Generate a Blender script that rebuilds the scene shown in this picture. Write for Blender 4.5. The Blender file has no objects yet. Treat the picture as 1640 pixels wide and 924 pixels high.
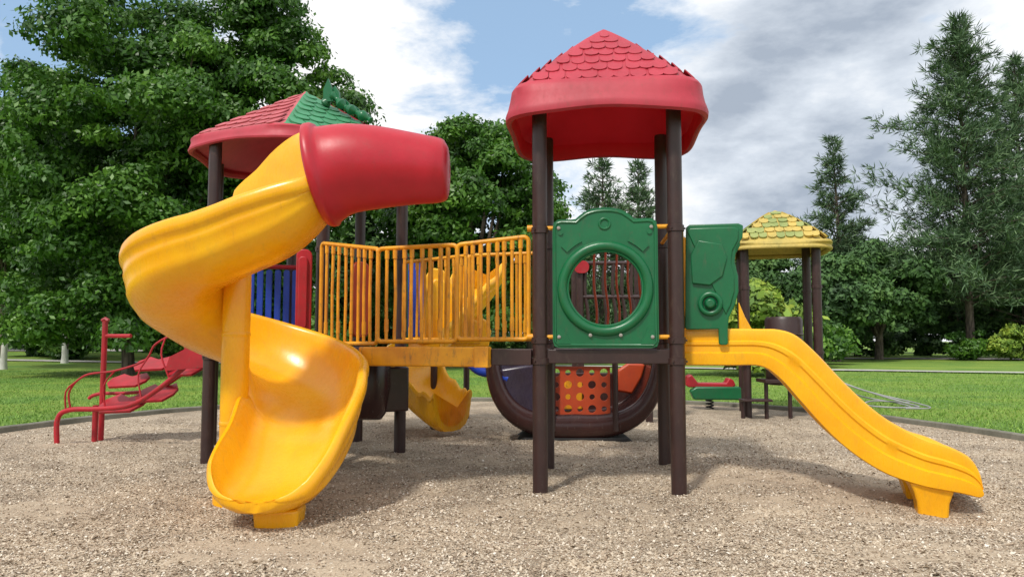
import bpy, bmesh, math, random
import numpy as np
from mathutils import Vector, Matrix, noise
random.seed(3); rng=np.random.default_rng(5)
scene=bpy.context.scene
R=math.radians
# ------------------------------------------------------------------ materials
def nt(name):
    m=bpy.data.materials.new(name); m.use_nodes=True
    t=m.node_tree; b=t.nodes["Principled BSDF"]; return m,t,b
def node(t,typ,**kw):
    n=t.nodes.new(typ)
    for k,v in kw.items(): setattr(n,k,v)
    return n
def ramp(t,stops):
    n=t.nodes.new("ShaderNodeValToRGB"); e=n.color_ramp.elements
    while len(e)<len(stops): e.new(0.5)
    for i,(p,c) in enumerate(stops):
        e[i].position=p; e[i].color=(*c,1) if len(c)==3 else c
    return n
def plastic(name,col,col2=None,rough=0.32,dirt=0.25,transl=0.0,bump=0.15):
    m,t,b=nt(name); L=t.links
    col2=col2 or tuple(c*0.72 for c in col)
    tc=node(t,"ShaderNodeTexCoord")
    n1=node(t,"ShaderNodeTexNoise"); n1.inputs["Scale"].default_value=2.3; n1.inputs["Detail"].default_value=6; n1.inputs["Roughness"].default_value=.65
    L.new(tc.outputs["Object"],n1.inputs["Vector"])
    r1=ramp(t,[(0.32,col2),(0.62,col)]); L.new(n1.outputs["Fac"],r1.inputs["Fac"])
    n2=node(t,"ShaderNodeTexNoise"); n2.inputs["Scale"].default_value=22; n2.inputs["Detail"].default_value=8; n2.inputs["Roughness"].default_value=.75
    mp=node(t,"ShaderNodeMapping"); mp.inputs["Scale"].default_value=(1,1,.35)
    L.new(tc.outputs["Object"],mp.inputs["Vector"]); L.new(mp.outputs["Vector"],n2.inputs["Vector"])
    r2=ramp(t,[(0.54,(0,0,0)),(0.76,(1,1,1))]); L.new(n2.outputs["Fac"],r2.inputs["Fac"])
    mul=node(t,"ShaderNodeMath",operation='MULTIPLY'); mul.inputs[1].default_value=dirt; L.new(r2.outputs["Color"],mul.inputs[0])
    mx=node(t,"ShaderNodeMixRGB"); L.new(mul.outputs[0],mx.inputs["Fac"]); L.new(r1.outputs["Color"],mx.inputs[1]); mx.inputs[2].default_value=(.10,.075,.05,1)
    L.new(mx.outputs[0],b.inputs["Base Color"])
    rr=node(t,"ShaderNodeMapRange"); rr.inputs["To Min"].default_value=rough-.08; rr.inputs["To Max"].default_value=rough+.2
    L.new(n2.outputs["Fac"],rr.inputs["Value"]); L.new(rr.outputs[0],b.inputs["Roughness"])
    bp=node(t,"ShaderNodeBump"); bp.inputs["Strength"].default_value=bump; bp.inputs["Distance"].default_value=.01
    L.new(n1.outputs["Fac"],bp.inputs["Height"]); L.new(bp.outputs[0],b.inputs["Normal"])
    if transl>0:
        tr=node(t,"ShaderNodeBsdfTranslucent"); L.new(mx.outputs[0],tr.inputs["Color"])
        ms=node(t,"ShaderNodeMixShader"); ms.inputs[0].default_value=transl
        out=t.nodes["Material Output"]
        L.new(b.outputs[0],ms.inputs[1]); L.new(tr.outputs[0],ms.inputs[2]); L.new(ms.outputs[0],out.inputs["Surface"])
    return m
YEL=plastic("yellow_plastic",(.93,.47,.008),(.88,.38,.005),rough=.22,dirt=.26,transl=.06,bump=.3)
YELP=plastic("yellow_paint",(.84,.38,.010),(.58,.20,.010),rough=.38,dirt=.95)
RED=plastic("red_plastic",(.50,.008,.026),(.40,.006,.018),rough=.34,dirt=.22,bump=.3)
RROOF=plastic("red_roof_plastic",(.46,.030,.055),(.35,.020,.038),rough=.5,dirt=.4)
RLIN=plastic("red_roof_lit_underside",(1.0,.012,.05),(.92,.008,.035),rough=.5,dirt=.1,transl=.35)  # brighter copy of the roof red; light glowing through is painted in
RFADE=plastic("faded_red_shingle",(.50,.10,.12),(.36,.06,.07),rough=.65,dirt=.7)
REDP=plastic("red_paint",(.44,.008,.02),(.28,.008,.014),rough=.4,dirt=.7)
GRN=plastic("green_plastic",(.003,.13,.043),(.002,.095,.032),rough=.28,dirt=.45,bump=.3)
GROOF=plastic("green_shingle",(.05,.26,.12),(.03,.16,.07),rough=.55,dirt=.7)
YROOF=plastic("yellow_shingle",(.58,.42,.10),(.40,.32,.08),rough=.6,dirt=.7)
YGROOF=plastic("mossy_yellow_shingle",(.33,.36,.11),(.20,.26,.08),rough=.6,dirt=.7)
BRN=plastic("dark_brown_paint",(.042,.017,.015),(.026,.012,.011),rough=.36,dirt=.5)
BRNG=plastic("glossy_brown_plastic",(.045,.016,.014),(.03,.012,.012),rough=.18,dirt=.25)
PUR=plastic("dark_purple_plastic",(.036,.026,.055),(.028,.016,.028),rough=.22,dirt=.4)
BLU=plastic("blue_plastic",(.01,.06,.46),(.008,.04,.34),rough=.4,dirt=.3)
ORG=plastic("orange_red_plastic",(.48,.062,.012),(.38,.038,.010),rough=.4,dirt=.5)
BLK=plastic("black_rubber",(.015,.015,.016),(.01,.01,.01),rough=.7,dirt=.3)
KERB=plastic("weathered_edging",(.22,.21,.17),(.12,.12,.09),rough=.9,dirt=.7)
PATHM=plastic("concrete_path",(.46,.45,.41),(.36,.35,.32),rough=.9,dirt=.4)
WHT=plastic("white_lime_paint",(.62,.62,.58),(.42,.42,.38),rough=.8,dirt=.6)
METAL=plastic("steel_bolt",(.4,.38,.34),(.2,.18,.16),rough=.4,dirt=.4)
GREY=plastic("grey_metal",(.35,.35,.36),(.2,.2,.2),rough=.5,dirt=.4)

def bark(name,c1,c2):
    m,t,b=nt(name); L=t.links
    tc=node(t,"ShaderNodeTexCoord"); mp=node(t,"ShaderNodeMapping"); mp.inputs["Scale"].default_value=(6,6,1.2)
    n=node(t,"ShaderNodeTexNoise"); n.inputs["Scale"].default_value=2; n.inputs["Detail"].default_value=8
    L.new(tc.outputs["Object"],mp.inputs[0]); L.new(mp.outputs[0],n.inputs["Vector"])
    r=ramp(t,[(.35,c1),(.65,c2)]); L.new(n.outputs["Fac"],r.inputs[0]); L.new(r.outputs[0],b.inputs["Base Color"])
    b.inputs["Roughness"].default_value=.9
    bp=node(t,"ShaderNodeBump"); bp.inputs["Strength"].default_value=.6; bp.inputs["Distance"].default_value=.05
    L.new(n.outputs["Fac"],bp.inputs["Height"]); L.new(bp.outputs[0],b.inputs["Normal"]); return m
BARK=bark("tree_bark",(.045,.036,.028),(.15,.12,.09))
def leafmat(name,dark,mid,light,tr=.3):
    m,t,b=nt(name); L=t.links
    a=node(t,"ShaderNodeAttribute"); a.attribute_name="tint"
    tc=node(t,"ShaderNodeTexCoord"); n=node(t,"ShaderNodeTexNoise"); n.inputs["Scale"].default_value=.55; n.inputs["Detail"].default_value=3
    L.new(tc.outputs["Object"],n.inputs["Vector"])
    ad=node(t,"ShaderNodeMath",operation='ADD'); L.new(a.outputs["Fac"],ad.inputs[0]); L.new(n.outputs["Fac"],ad.inputs[1])
    hf=node(t,"ShaderNodeMath",operation='MULTIPLY'); hf.inputs[1].default_value=.5; L.new(ad.outputs[0],hf.inputs[0])
    r=ramp(t,[(.25,dark),(.5,mid),(.78,light)]); L.new(hf.outputs[0],r.inputs[0])
    L.new(r.outputs[0],b.inputs["Base Color"]); b.inputs["Roughness"].default_value=.45
    if tr>0:
        trn=node(t,"ShaderNodeBsdfTranslucent"); L.new(r.outputs[0],trn.inputs["Color"])
        ms=node(t,"ShaderNodeMixShader"); ms.inputs[0].default_value=tr
        L.new(b.outputs[0],ms.inputs[1]); L.new(trn.outputs[0],ms.inputs[2]); L.new(ms.outputs[0],t.nodes["Material Output"].inputs["Surface"])
    else: b.inputs["Roughness"].default_value=.7
    return m
LEAF=leafmat("broad_leaves",(.018,.062,.008),(.065,.175,.018),(.18,.35,.045),tr=.32)
LEAF2=leafmat("forest_leaves",(.016,.048,.012),(.05,.125,.026),(.125,.235,.048),tr=0)
LEAFY=leafmat("yellow_green_leaves",(.07,.14,.015),(.19,.30,.03),(.38,.42,.05),tr=0)
NEEDLE=leafmat("pine_needles",(.032,.072,.032),(.075,.145,.06),(.16,.25,.11),tr=0)
GRASSB=leafmat("grass_blades",(.09,.19,.02),(.16,.31,.035),(.28,.42,.08),tr=0)
CHIP,ct,cb=nt("wood_chips")
a=node(ct,"ShaderNodeAttribute"); a.attribute_name="tint"
cr=ramp(ct,[(0,(.10,.063,.044)),(.22,(.29,.21,.145)),(.5,(.47,.38,.275)),(.75,(.61,.525,.41)),(1,(.80,.755,.67))])
ct.links.new(a.outputs["Fac"],cr.inputs[0]); ct.links.new(cr.outputs[0],cb.inputs["Base Color"]); cb.inputs["Roughness"].default_value=.85

MULCH,t,b=nt("wood_mulch"); L=t.links
tc=node(t,"ShaderNodeTexCoord")
v1=node(t,"ShaderNodeTexVoronoi"); v1.inputs["Scale"].default_value=105; v1.inputs["Randomness"].default_value=1
nw=node(t,"ShaderNodeTexNoise"); nw.inputs["Scale"].default_value=22; nw.inputs["Detail"].default_value=4
ml=node(t,"ShaderNodeVectorMath",operation='MULTIPLY_ADD'); ml.inputs[1].default_value=(.05,.05,.05)
L.new(tc.outputs["Object"],nw.inputs["Vector"]); L.new(nw.outputs["Color"],ml.inputs[0]); L.new(tc.outputs["Object"],ml.inputs[2]); L.new(ml.outputs[0],v1.inputs["Vector"])
sp=node(t,"ShaderNodeSeparateColor"); L.new(v1.outputs["Color"],sp.inputs[0])
r1=ramp(t,[(0,(.17,.122,.085)),(.3,(.36,.28,.20)),(.65,(.50,.415,.31)),(1,(.70,.63,.52))]); L.new(sp.outputs[0],r1.inputs[0])
nb=node(t,"ShaderNodeTexNoise"); nb.inputs["Scale"].default_value=1.3; nb.inputs["Detail"].default_value=8; nb.inputs["Roughness"].default_value=.68
L.new(tc.outputs["Object"],nb.inputs["Vector"])
r2=ramp(t,[(.35,(.66,.63,.60)),(.62,(1.08,1.05,1.0))]); L.new(nb.outputs["Fac"],r2.inputs[0])
mm=node(t,"ShaderNodeMixRGB",blend_type='MULTIPLY'); mm.inputs[0].default_value=1; L.new(r1.outputs[0],mm.inputs[1]); L.new(r2.outputs[0],mm.inputs[2])
sa=node(t,"ShaderNodeAttribute"); sa.attribute_name="sand"
nf=node(t,"ShaderNodeTexNoise"); nf.inputs["Scale"].default_value=120; nf.inputs["Detail"].default_value=5; nf.inputs["Roughness"].default_value=.7; L.new(tc.outputs["Object"],nf.inputs["Vector"])
rsd=ramp(t,[(.3,(.33,.25,.17)),(.7,(.59,.485,.355))]); L.new(nf.outputs["Fac"],rsd.inputs[0])
m2=node(t,"ShaderNodeMixRGB"); L.new(sa.outputs["Fac"],m2.inputs[0]); L.new(mm.outputs[0],m2.inputs[1]); L.new(rsd.outputs[0],m2.inputs[2])
L.new(m2.outputs[0],b.inputs["Base Color"]); b.inputs["Roughness"].default_value=.95
bp=node(t,"ShaderNodeBump"); bp.inputs["Strength"].default_value=.8; bp.inputs["Distance"].default_value=.012
L.new(sp.outputs[1],bp.inputs["Height"]); L.new(bp.outputs[0],b.inputs["Normal"])

GRASS,t,b=nt("lawn"); L=t.links
tc=node(t,"ShaderNodeTexCoord")
n1=node(t,"ShaderNodeTexNoise"); n1.inputs["Scale"].default_value=14; n1.inputs["Detail"].default_value=8; n1.inputs["Roughness"].default_value=.8
n2=node(t,"ShaderNodeTexNoise"); n2.inputs["Scale"].default_value=.35; n2.inputs["Detail"].default_value=7; n2.inputs["Roughness"].default_value=.65
L.new(tc.outputs["Object"],n1.inputs["Vector"]); L.new(tc.outputs["Object"],n2.inputs["Vector"])
r1=ramp(t,[(.3,(.06,.13,.015)),(.5,(.13,.25,.025)),(.7,(.23,.35,.055))]); L.new(n1.outputs["Fac"],r1.inputs[0])
r2=ramp(t,[(.38,(.70,.82,.8)),(.62,(1.5,1.15,1.15))]); L.new(n2.outputs["Fac"],r2.inputs[0])
mm=node(t,"ShaderNodeMixRGB",blend_type='MULTIPLY'); mm.inputs[0].default_value=1; L.new(r1.outputs[0],mm.inputs[1]); L.new(r2.outputs[0],mm.inputs[2])
L.new(mm.outputs[0],b.inputs["Base Color"]); b.inputs["Roughness"].default_value=.9
bp=node(t,"ShaderNodeBump"); bp.inputs["Strength"].default_value=.9; bp.inputs["Distance"].default_value=.04
L.new(n1.outputs["Fac"],bp.inputs["Height"]); L.new(bp.outputs[0],b.inputs["Normal"])

# ------------------------------------------------------------------ object helpers
W={}
def thing(name,label,cat,loc,group=None):
    o=bpy.data.objects.new(name,None); o.empty_display_size=.3
    scene.collection.objects.link(o); o.location=loc; W[o]=Vector(loc)
    o["label"]=label; o["category"]=cat
    if group: o["group"]=group
    return o
def finish_obj(name,me,origin,parent):
    o=bpy.data.objects.new(name,me); scene.collection.objects.link(o)
    W[o]=Vector(origin)
    if parent: o.parent=parent; o.location=W[o]-W[parent]
    else: o.location=origin
    return o
class G:
    def __init__(s): s.v=[];s.f=[];s.m=[]
    def add(s,vs,fs,mi=0):
        k=len(s.v); s.v+= [Vector(p) for p in vs]
        s.f+= [tuple(i+k for i in f) for f in fs]; s.m+=[mi]*len(fs); return s
    def tube(s,pts,r,mi=0,n=10,closed=False,caps=True):
        P=[Vector(p) for p in pts]; N=len(P)
        rr=r if isinstance(r,(list,tuple)) else [r]*N
        T=[]
        for i in range(N):
            if closed: d=P[(i+1)%N]-P[i-1]
            elif i==0: d=P[1]-P[0]
            elif i==N-1: d=P[-1]-P[-2]
            else: d=(P[i+1]-P[i]).normalized()+(P[i]-P[i-1]).normalized()
            T.append(d.normalized())
        a=Vector((0,0,1)) if abs(T[0].z)<.9 else Vector((1,0,0))
        u=(a-T[0]*a.dot(T[0])).normalized(); vs=[]
        for i in range(N):
            u=(u-T[i]*u.dot(T[i])).normalized(); w=T[i].cross(u)
            for j in range(n):
                an=2*math.pi*j/n; vs.append(P[i]+(u*math.cos(an)+w*math.sin(an))*rr[i])
        fs=[]
        for i in range(N if closed else N-1):
            for j in range(n):
                i2=(i+1)%N
                fs.append((i*n+j,i*n+(j+1)%n,i2*n+(j+1)%n,i2*n+j))
        if not closed and caps: fs.append(tuple(range(n))[::-1]); fs.append(tuple(range((N-1)*n,N*n)))
        return s.add(vs,fs,mi)
    def box(s,c,d,mi=0,rz=0,ry=0):
        M=Matrix.Translation(c)@Matrix.Rotation(rz,4,'Z')@Matrix.Rotation(ry,4,'Y')
        vs=[M@Vector((x*d[0]/2,y*d[1]/2,z*d[2]/2)) for x in(-1,1) for y in(-1,1) for z in(-1,1)]
        return s.add(vs,[(0,1,3,2),(4,6,7,5),(0,4,5,1),(2,3,7,6),(0,2,6,4),(1,5,7,3)],mi)
    def prism(s,poly,o,ux,uz,th,mi=0):
        o=Vector(o);ux=Vector(ux).normalized();uz=Vector(uz).normalized();n=ux.cross(uz)
        k=len(poly); vs=[o+ux*x+uz*z-n*th/2 for x,z in poly]+[o+ux*x+uz*z+n*th/2 for x,z in poly]
        fs=[tuple(range(k)),tuple(range(2*k-1,k-1,-1))]+[(i,(i+1)%k,k+(i+1)%k,k+i) for i in range(k)]
        return s.add(vs,fs,mi)
    def holeplate(s,poly,hc,hr,o,ux,uz,th,mi=0,N=96):
        o=Vector(o);ux=Vector(ux).normalized();uz=Vector(uz).normalized();n=ux.cross(uz)
        out=[];inn=[]
        K=len(poly)
        for a in [2*math.pi*i/N for i in range(N)]:
            dx,dz=math.cos(a),math.sin(a);best=None
            for i in range(K):
                x1,z1=poly[i][0]-hc[0],poly[i][1]-hc[1];x2,z2=poly[(i+1)%K][0]-hc[0],poly[(i+1)%K][1]-hc[1]
                ex,ez=x2-x1,z2-z1;den=dx*ez-dz*ex
                if abs(den)<1e-9: continue
                tt=(x1*ez-z1*ex)/den;q=(x1*dz-z1*dx)/den
                if tt>0 and -1e-6<=q<=1+1e-6 and (best is None or tt>best): best=tt
            out.append((hc[0]+dx*best,hc[1]+dz*best)); inn.append((hc[0]+dx*hr,hc[1]+dz*hr))
        vs=[]
        for sgn in(-1,1):
            for L_ in(out,inn): vs+=[o+ux*x+uz*z+n*(sgn*th/2) for x,z in L_]
        fs=[]
        for i in range(N):
            j=(i+1)%N
            fs+=[(i,j,N+j,N+i),(2*N+i,3*N+i,3*N+j,2*N+j),(i,2*N+i,2*N+j,j),(N+i,N+j,3*N+j,3*N+i)]
        return s.add(vs,fs,mi)
    def xf(s,M): s.v=[M@p for p in s.v]; return s
    def build(s,name,mats,parent=None,bevel=0,angle=38,solid=0,subd=0,origin=None,label=None,recalc=True):
        V=np.array([tuple(p) for p in s.v]); mn=V.min(0);mx_=V.max(0)
        org=Vector(((mn[0]+mx_[0])/2,(mn[1]+mx_[1])/2,mn[2])) if origin is None else Vector(origin)
        me=bpy.data.meshes.new(name); me.from_pydata([tuple(p-org) for p in s.v],[],s.f)
        for m in (mats if isinstance(mats,(list,tuple)) else [mats]): me.materials.append(m)
        me.polygons.foreach_set("material_index",s.m); me.update()
        if recalc:
            bm=bmesh.new(); bm.from_mesh(me); bmesh.ops.recalc_face_normals(bm,faces=bm.faces); bm.to_mesh(me); bm.free()
        me.shade_smooth()
        try: me.set_sharp_from_angle(angle=R(angle))
        except Exception: pass
        o=finish_obj(name,me,org,parent)
        if solid: mo=o.modifiers.new("s","SOLIDIFY"); mo.thickness=solid; mo.offset=-1
        if bevel: mo=o.modifiers.new("b","BEVEL"); mo.width=bevel; mo.segments=3; mo.limit_method='ANGLE'; mo.angle_limit=R(40)
        if label: o["label"]=label
        return o
def cat(keys,n):
    K=[np.array(k,float) for k in keys]; K=[2*K[0]-K[1]]+K+[2*K[-1]-K[-2]]; out=[]
    for i in range(1,len(K)-2):
        for j in range(n):
            t=j/n;p0,p1,p2,p3=K[i-1:i+3]
            out.append(.5*((2*p1)+(-p0+p2)*t+(2*p0-5*p1+4*p2-p3)*t*t+(-p0+3*p1-3*p2+p3)*t**3))
    out.append(K[-2]); return out
def arc_pts(keys,n=6): return [Vector(p) for p in cat(keys,n)]

# ------------------------------------------------------------------ ground
CX,CY,AX,AY=-.35,6.5,7.15,9.5
def edge_r(th):
    c,s_=abs(math.cos(th)),abs(math.sin(th)); return (c**2.7+s_**2.7)**(-1/2.7)
def sstep(x): x=min(1,max(0,x)); return x*x*(3-2*x)
def gh(x,y):
    th=math.atan2((y-CY)/AY,(x-CX)/AX); rho=math.hypot((y-CY)/AY,(x-CX)/AX)/edge_r(th)
    z=0
    if rho<1:
        k=sstep((1-rho)*6)
        z+=k*(.06*noise.noise(Vector((x*.7,y*.7,1)))+.035*noise.noise(Vector((x*2.2,y*2.2,4)))+.020*noise.noise(Vector((x*6,y*6,2))))
        z-=.10*math.exp(-((x-3.45)**2/.8+(y-6.0)**2/.3))
        z+=.08*math.exp(-((x-2.4)**2/1.2+(y-7.5)**2/.4))
        z-=.06*math.exp(-((x+1.6)**2/.7+(y-4.95)**2/.16))
        z+=.04*math.exp(-((x+1.6)**2/1.2+(y-4.45)**2/.06))
        z+=.05*math.exp(-((x+.2)**2/1.5+(y-8.2)**2/.5))
    else:
        z+=.015+.05*sstep((rho-1.05))*noise.noise(Vector((x*.12,y*.12,7)))
        z+=.9*sstep((y-32)/40)*sstep((-x-6)/25)
    return z
def sand(x,y):
    v=.5*noise.noise(Vector((x*.55+3,y*.8,5)))+.3*noise.noise(Vector((x*1.7,y*2.4,9)))+.35*noise.noise(Vector((x*5,y*7,9)))
    v+=.6*math.exp(-((x-2.6)**2/1.0+(y-4.6)**2/.15))+.45*math.exp(-((x+3.2)**2/1.8+(y-5.7)**2/.35))+.6*math.exp(-((x+1.6)**2/.8+(y-4.8)**2/.10))+.5*math.exp(-((x-3.3)**2/1.0+(y-5.6)**2/.15))+.25*math.exp(-((x-1.5)**2/2.5+(y-6.2)**2/.3))
    return sstep((v-.15)/.34)
rhos=list(np.linspace(0,1,120))+list(1+np.cumsum(np.geomspace(.02,9,60)))
NS=380; vs=[];fs=[];mi=[];sv=[]
for i,r in enumerate(rhos):
    for j in range(NS):
        th=2*math.pi*j/NS; e=edge_r(th)
        x=CX+AX*r*e*math.cos(th); y=CY+AY*r*e*math.sin(th)
        vs.append((x,y,gh(x,y) if r<14 else .05)); sv.append(sand(x,y) if r<1 else 0)
for i in range(len(rhos)-1):
    for j in range(NS):
        j2=(j+1)%NS
        fs.append((i*NS+j,i*NS+j2,(i+1)*NS+j2,(i+1)*NS+j)); mi.append(0 if rhos[i]<.9999 else 1)
g=G(); g.v=[Vector(p) for p in vs]; g.f=fs; g.m=mi
gr=g.build("ground",[MULCH,GRASS],origin=(0,0,0),recalc=False,angle=180); gr["kind"]="structure"
at=gr.data.attributes.new("sand",'FLOAT','POINT'); at.data.foreach_set("value",np.array(sv,dtype=np.float32)*.72)
g=G(); K=[]
prof=[(-.05,-.06),(-.05,.07),(-.035,.085),(.035,.085),(.05,.07),(.05,-.06)]
for j in range(360):
    th=2*math.pi*j/360; e=edge_r(th)
    c=Vector((CX+AX*e*math.cos(th),CY+AY*e*math.sin(th),.0))
    th2=th+.01;e2=edge_r(th2); d=(Vector((CX+AX*e2*math.cos(th2),CY+AY*e2*math.sin(th2),0))-c).normalized(); n_=Vector((d.y,-d.x,0))
    wob=.014*noise.noise(Vector((c.x*1.1,c.y*1.1,3)))
    K+=[c+n_*a_+Vector((0,0,b_+wob)) for a_,b_ in prof]
k=len(prof)
g.add(K,[(j*k+i,j*k+(i+1)%k,((j+1)%360)*k+(i+1)%k,((j+1)%360)*k+i) for j in range(360) for i in range(k)])
o=g.build("kerb",KERB,origin=(0,0,0)); o["kind"]="structure"
def path_strip(name,keys,w,mat,zoff=.02):
    P=cat(keys,12);g=G();vs=[]
    for i,p in enumerate(P):
        q=P[min(i+1,len(P)-1)]-P[max(i-1,0)]; q=q/np.linalg.norm(q); n_=np.array([-q[1],q[0]])
        for s_ in(-1,-.33,.33,1):
            x,y=p+n_*w/2*s_; vs.append((x,y,max(gh(x,y),.0)+zoff))
    g.add(vs,[(i*4+j,i*4+j+1,(i+1)*4+j+1,(i+1)*4+j) for i in range(len(P)-1) for j in range(3)])
    o=g.build(name,mat,origin=(0,0,0)); o["kind"]="structure"
path_strip("path",[(-60,44),(-30,42),(-12,40),(0,38),(8,34),(16,31),(30,27),(60,24)],1.3,PATHM,.05)
path_strip("road",[(-80,56),(-30,55),(0,56),(20,53),(35,50),(80,46)],3.5,PATHM,.06)

def face_attr(me,vals):
    a=me.attributes.new("tint",'FLOAT','FACE'); a.data.foreach_set("value",np.asarray(vals,dtype=np.float32))
def fastmesh(name,V,k,mat,tint):
    n=len(V)//k; me=bpy.data.meshes.new(name)
    me.vertices.add(n*k); me.vertices.foreach_set("co",V.astype(np.float32).ravel())
    me.loops.add(n*k); me.loops.foreach_set("vertex_index",np.arange(n*k,dtype=np.int32))
    me.polygons.add(n); me.polygons.foreach_set("loop_start",np.arange(0,n*k,k,dtype=np.int32))
    me.update(calc_edges=True); me.validate(); me.materials.append(mat); face_attr(me,tint); return me
n=250000
d=rng.uniform(3.5**.2,12.5**.2,n)**(1/.2); x=rng.uniform(-.76,.76,n)*d; y=d
th=np.arctan2((y-CY)/AY,(x-CX)/AX); rho=np.hypot((y-CY)/AY,(x-CX)/AX)*(np.abs(np.cos(th))**2.7+np.abs(np.sin(th))**2.7)**(1/2.7)
sn=np.array([sand(a_,b_) for a_,b_ in zip(x,y)])
k=(rho<.985)&(rng.uniform(0,1,n)>sn*.8); x,y,d=x[k],y[k],d[k]; n=len(x)
z=np.array([gh(a_,b_) for a_,b_ in zip(x,y)])+rng.uniform(.001,.005,n)
yaw=rng.uniform(0,6.283,n); ln=rng.gamma(1.7,.0017,n)+.0029; wd=ln*rng.uniform(.45,.9,n)
ti=rng.normal(0,.4,n); tj=rng.normal(0,.4,n)
ux=np.stack([np.cos(yaw),np.sin(yaw),ti],1); uy=np.stack([-np.sin(yaw),np.cos(yaw),tj],1)
C=np.stack([x,y,z],1); a_=ux*ln[:,None]; b_=uy*wd[:,None]
V=np.stack([C-a_-b_*.8,C+a_*.9-b_,C+a_+b_*.7,C-a_*.8+b_],1).reshape(-1,3)
me=fastmesh("wood_chips",V,4,CHIP,np.clip(rng.beta(2.2,2.0,n),0,1)); o=finish_obj("wood_chips",me,(0,0,0),None); o["kind"]="stuff"; o["label"]="loose pale wood chips scattered over the play area"; o["category"]="wood chips"
n=120000
d=rng.uniform(8**.5,32**.5,n)**2; x=rng.uniform(-.85,.85,n)*d; y=d
th=np.arctan2((y-CY)/AY,(x-CX)/AX); rho=np.hypot((y-CY)/AY,(x-CX)/AX)*(np.abs(np.cos(th))**2.7+np.abs(np.sin(th))**2.7)**(1/2.7)
k=rho>1.012; x,y=x[k],y[k]; n=len(x)
z=np.array([gh(a_,b_) for a_,b_ in zip(x,y)])-.003
yaw=rng.uniform(0,6.283,n); h=rng.uniform(.02,.06,n); w_=rng.uniform(.005,.014,n)
C=np.stack([x,y,z],1); ux=np.stack([np.cos(yaw),np.sin(yaw),0*x],1)*w_[:,None]
tip=C+np.stack([rng.normal(0,.02,n),rng.normal(0,.02,n),h],1)
V=np.stack([C-ux,C+ux,tip],1).reshape(-1,3)
me=fastmesh("grass",V,3,GRASSB,rng.uniform(0,1,n)); o=finish_obj("grass",me,(0,0,0),None); o["kind"]="stuff"; o["label"]="short green lawn grass beyond the kerb"; o["category"]="grass"

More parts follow.
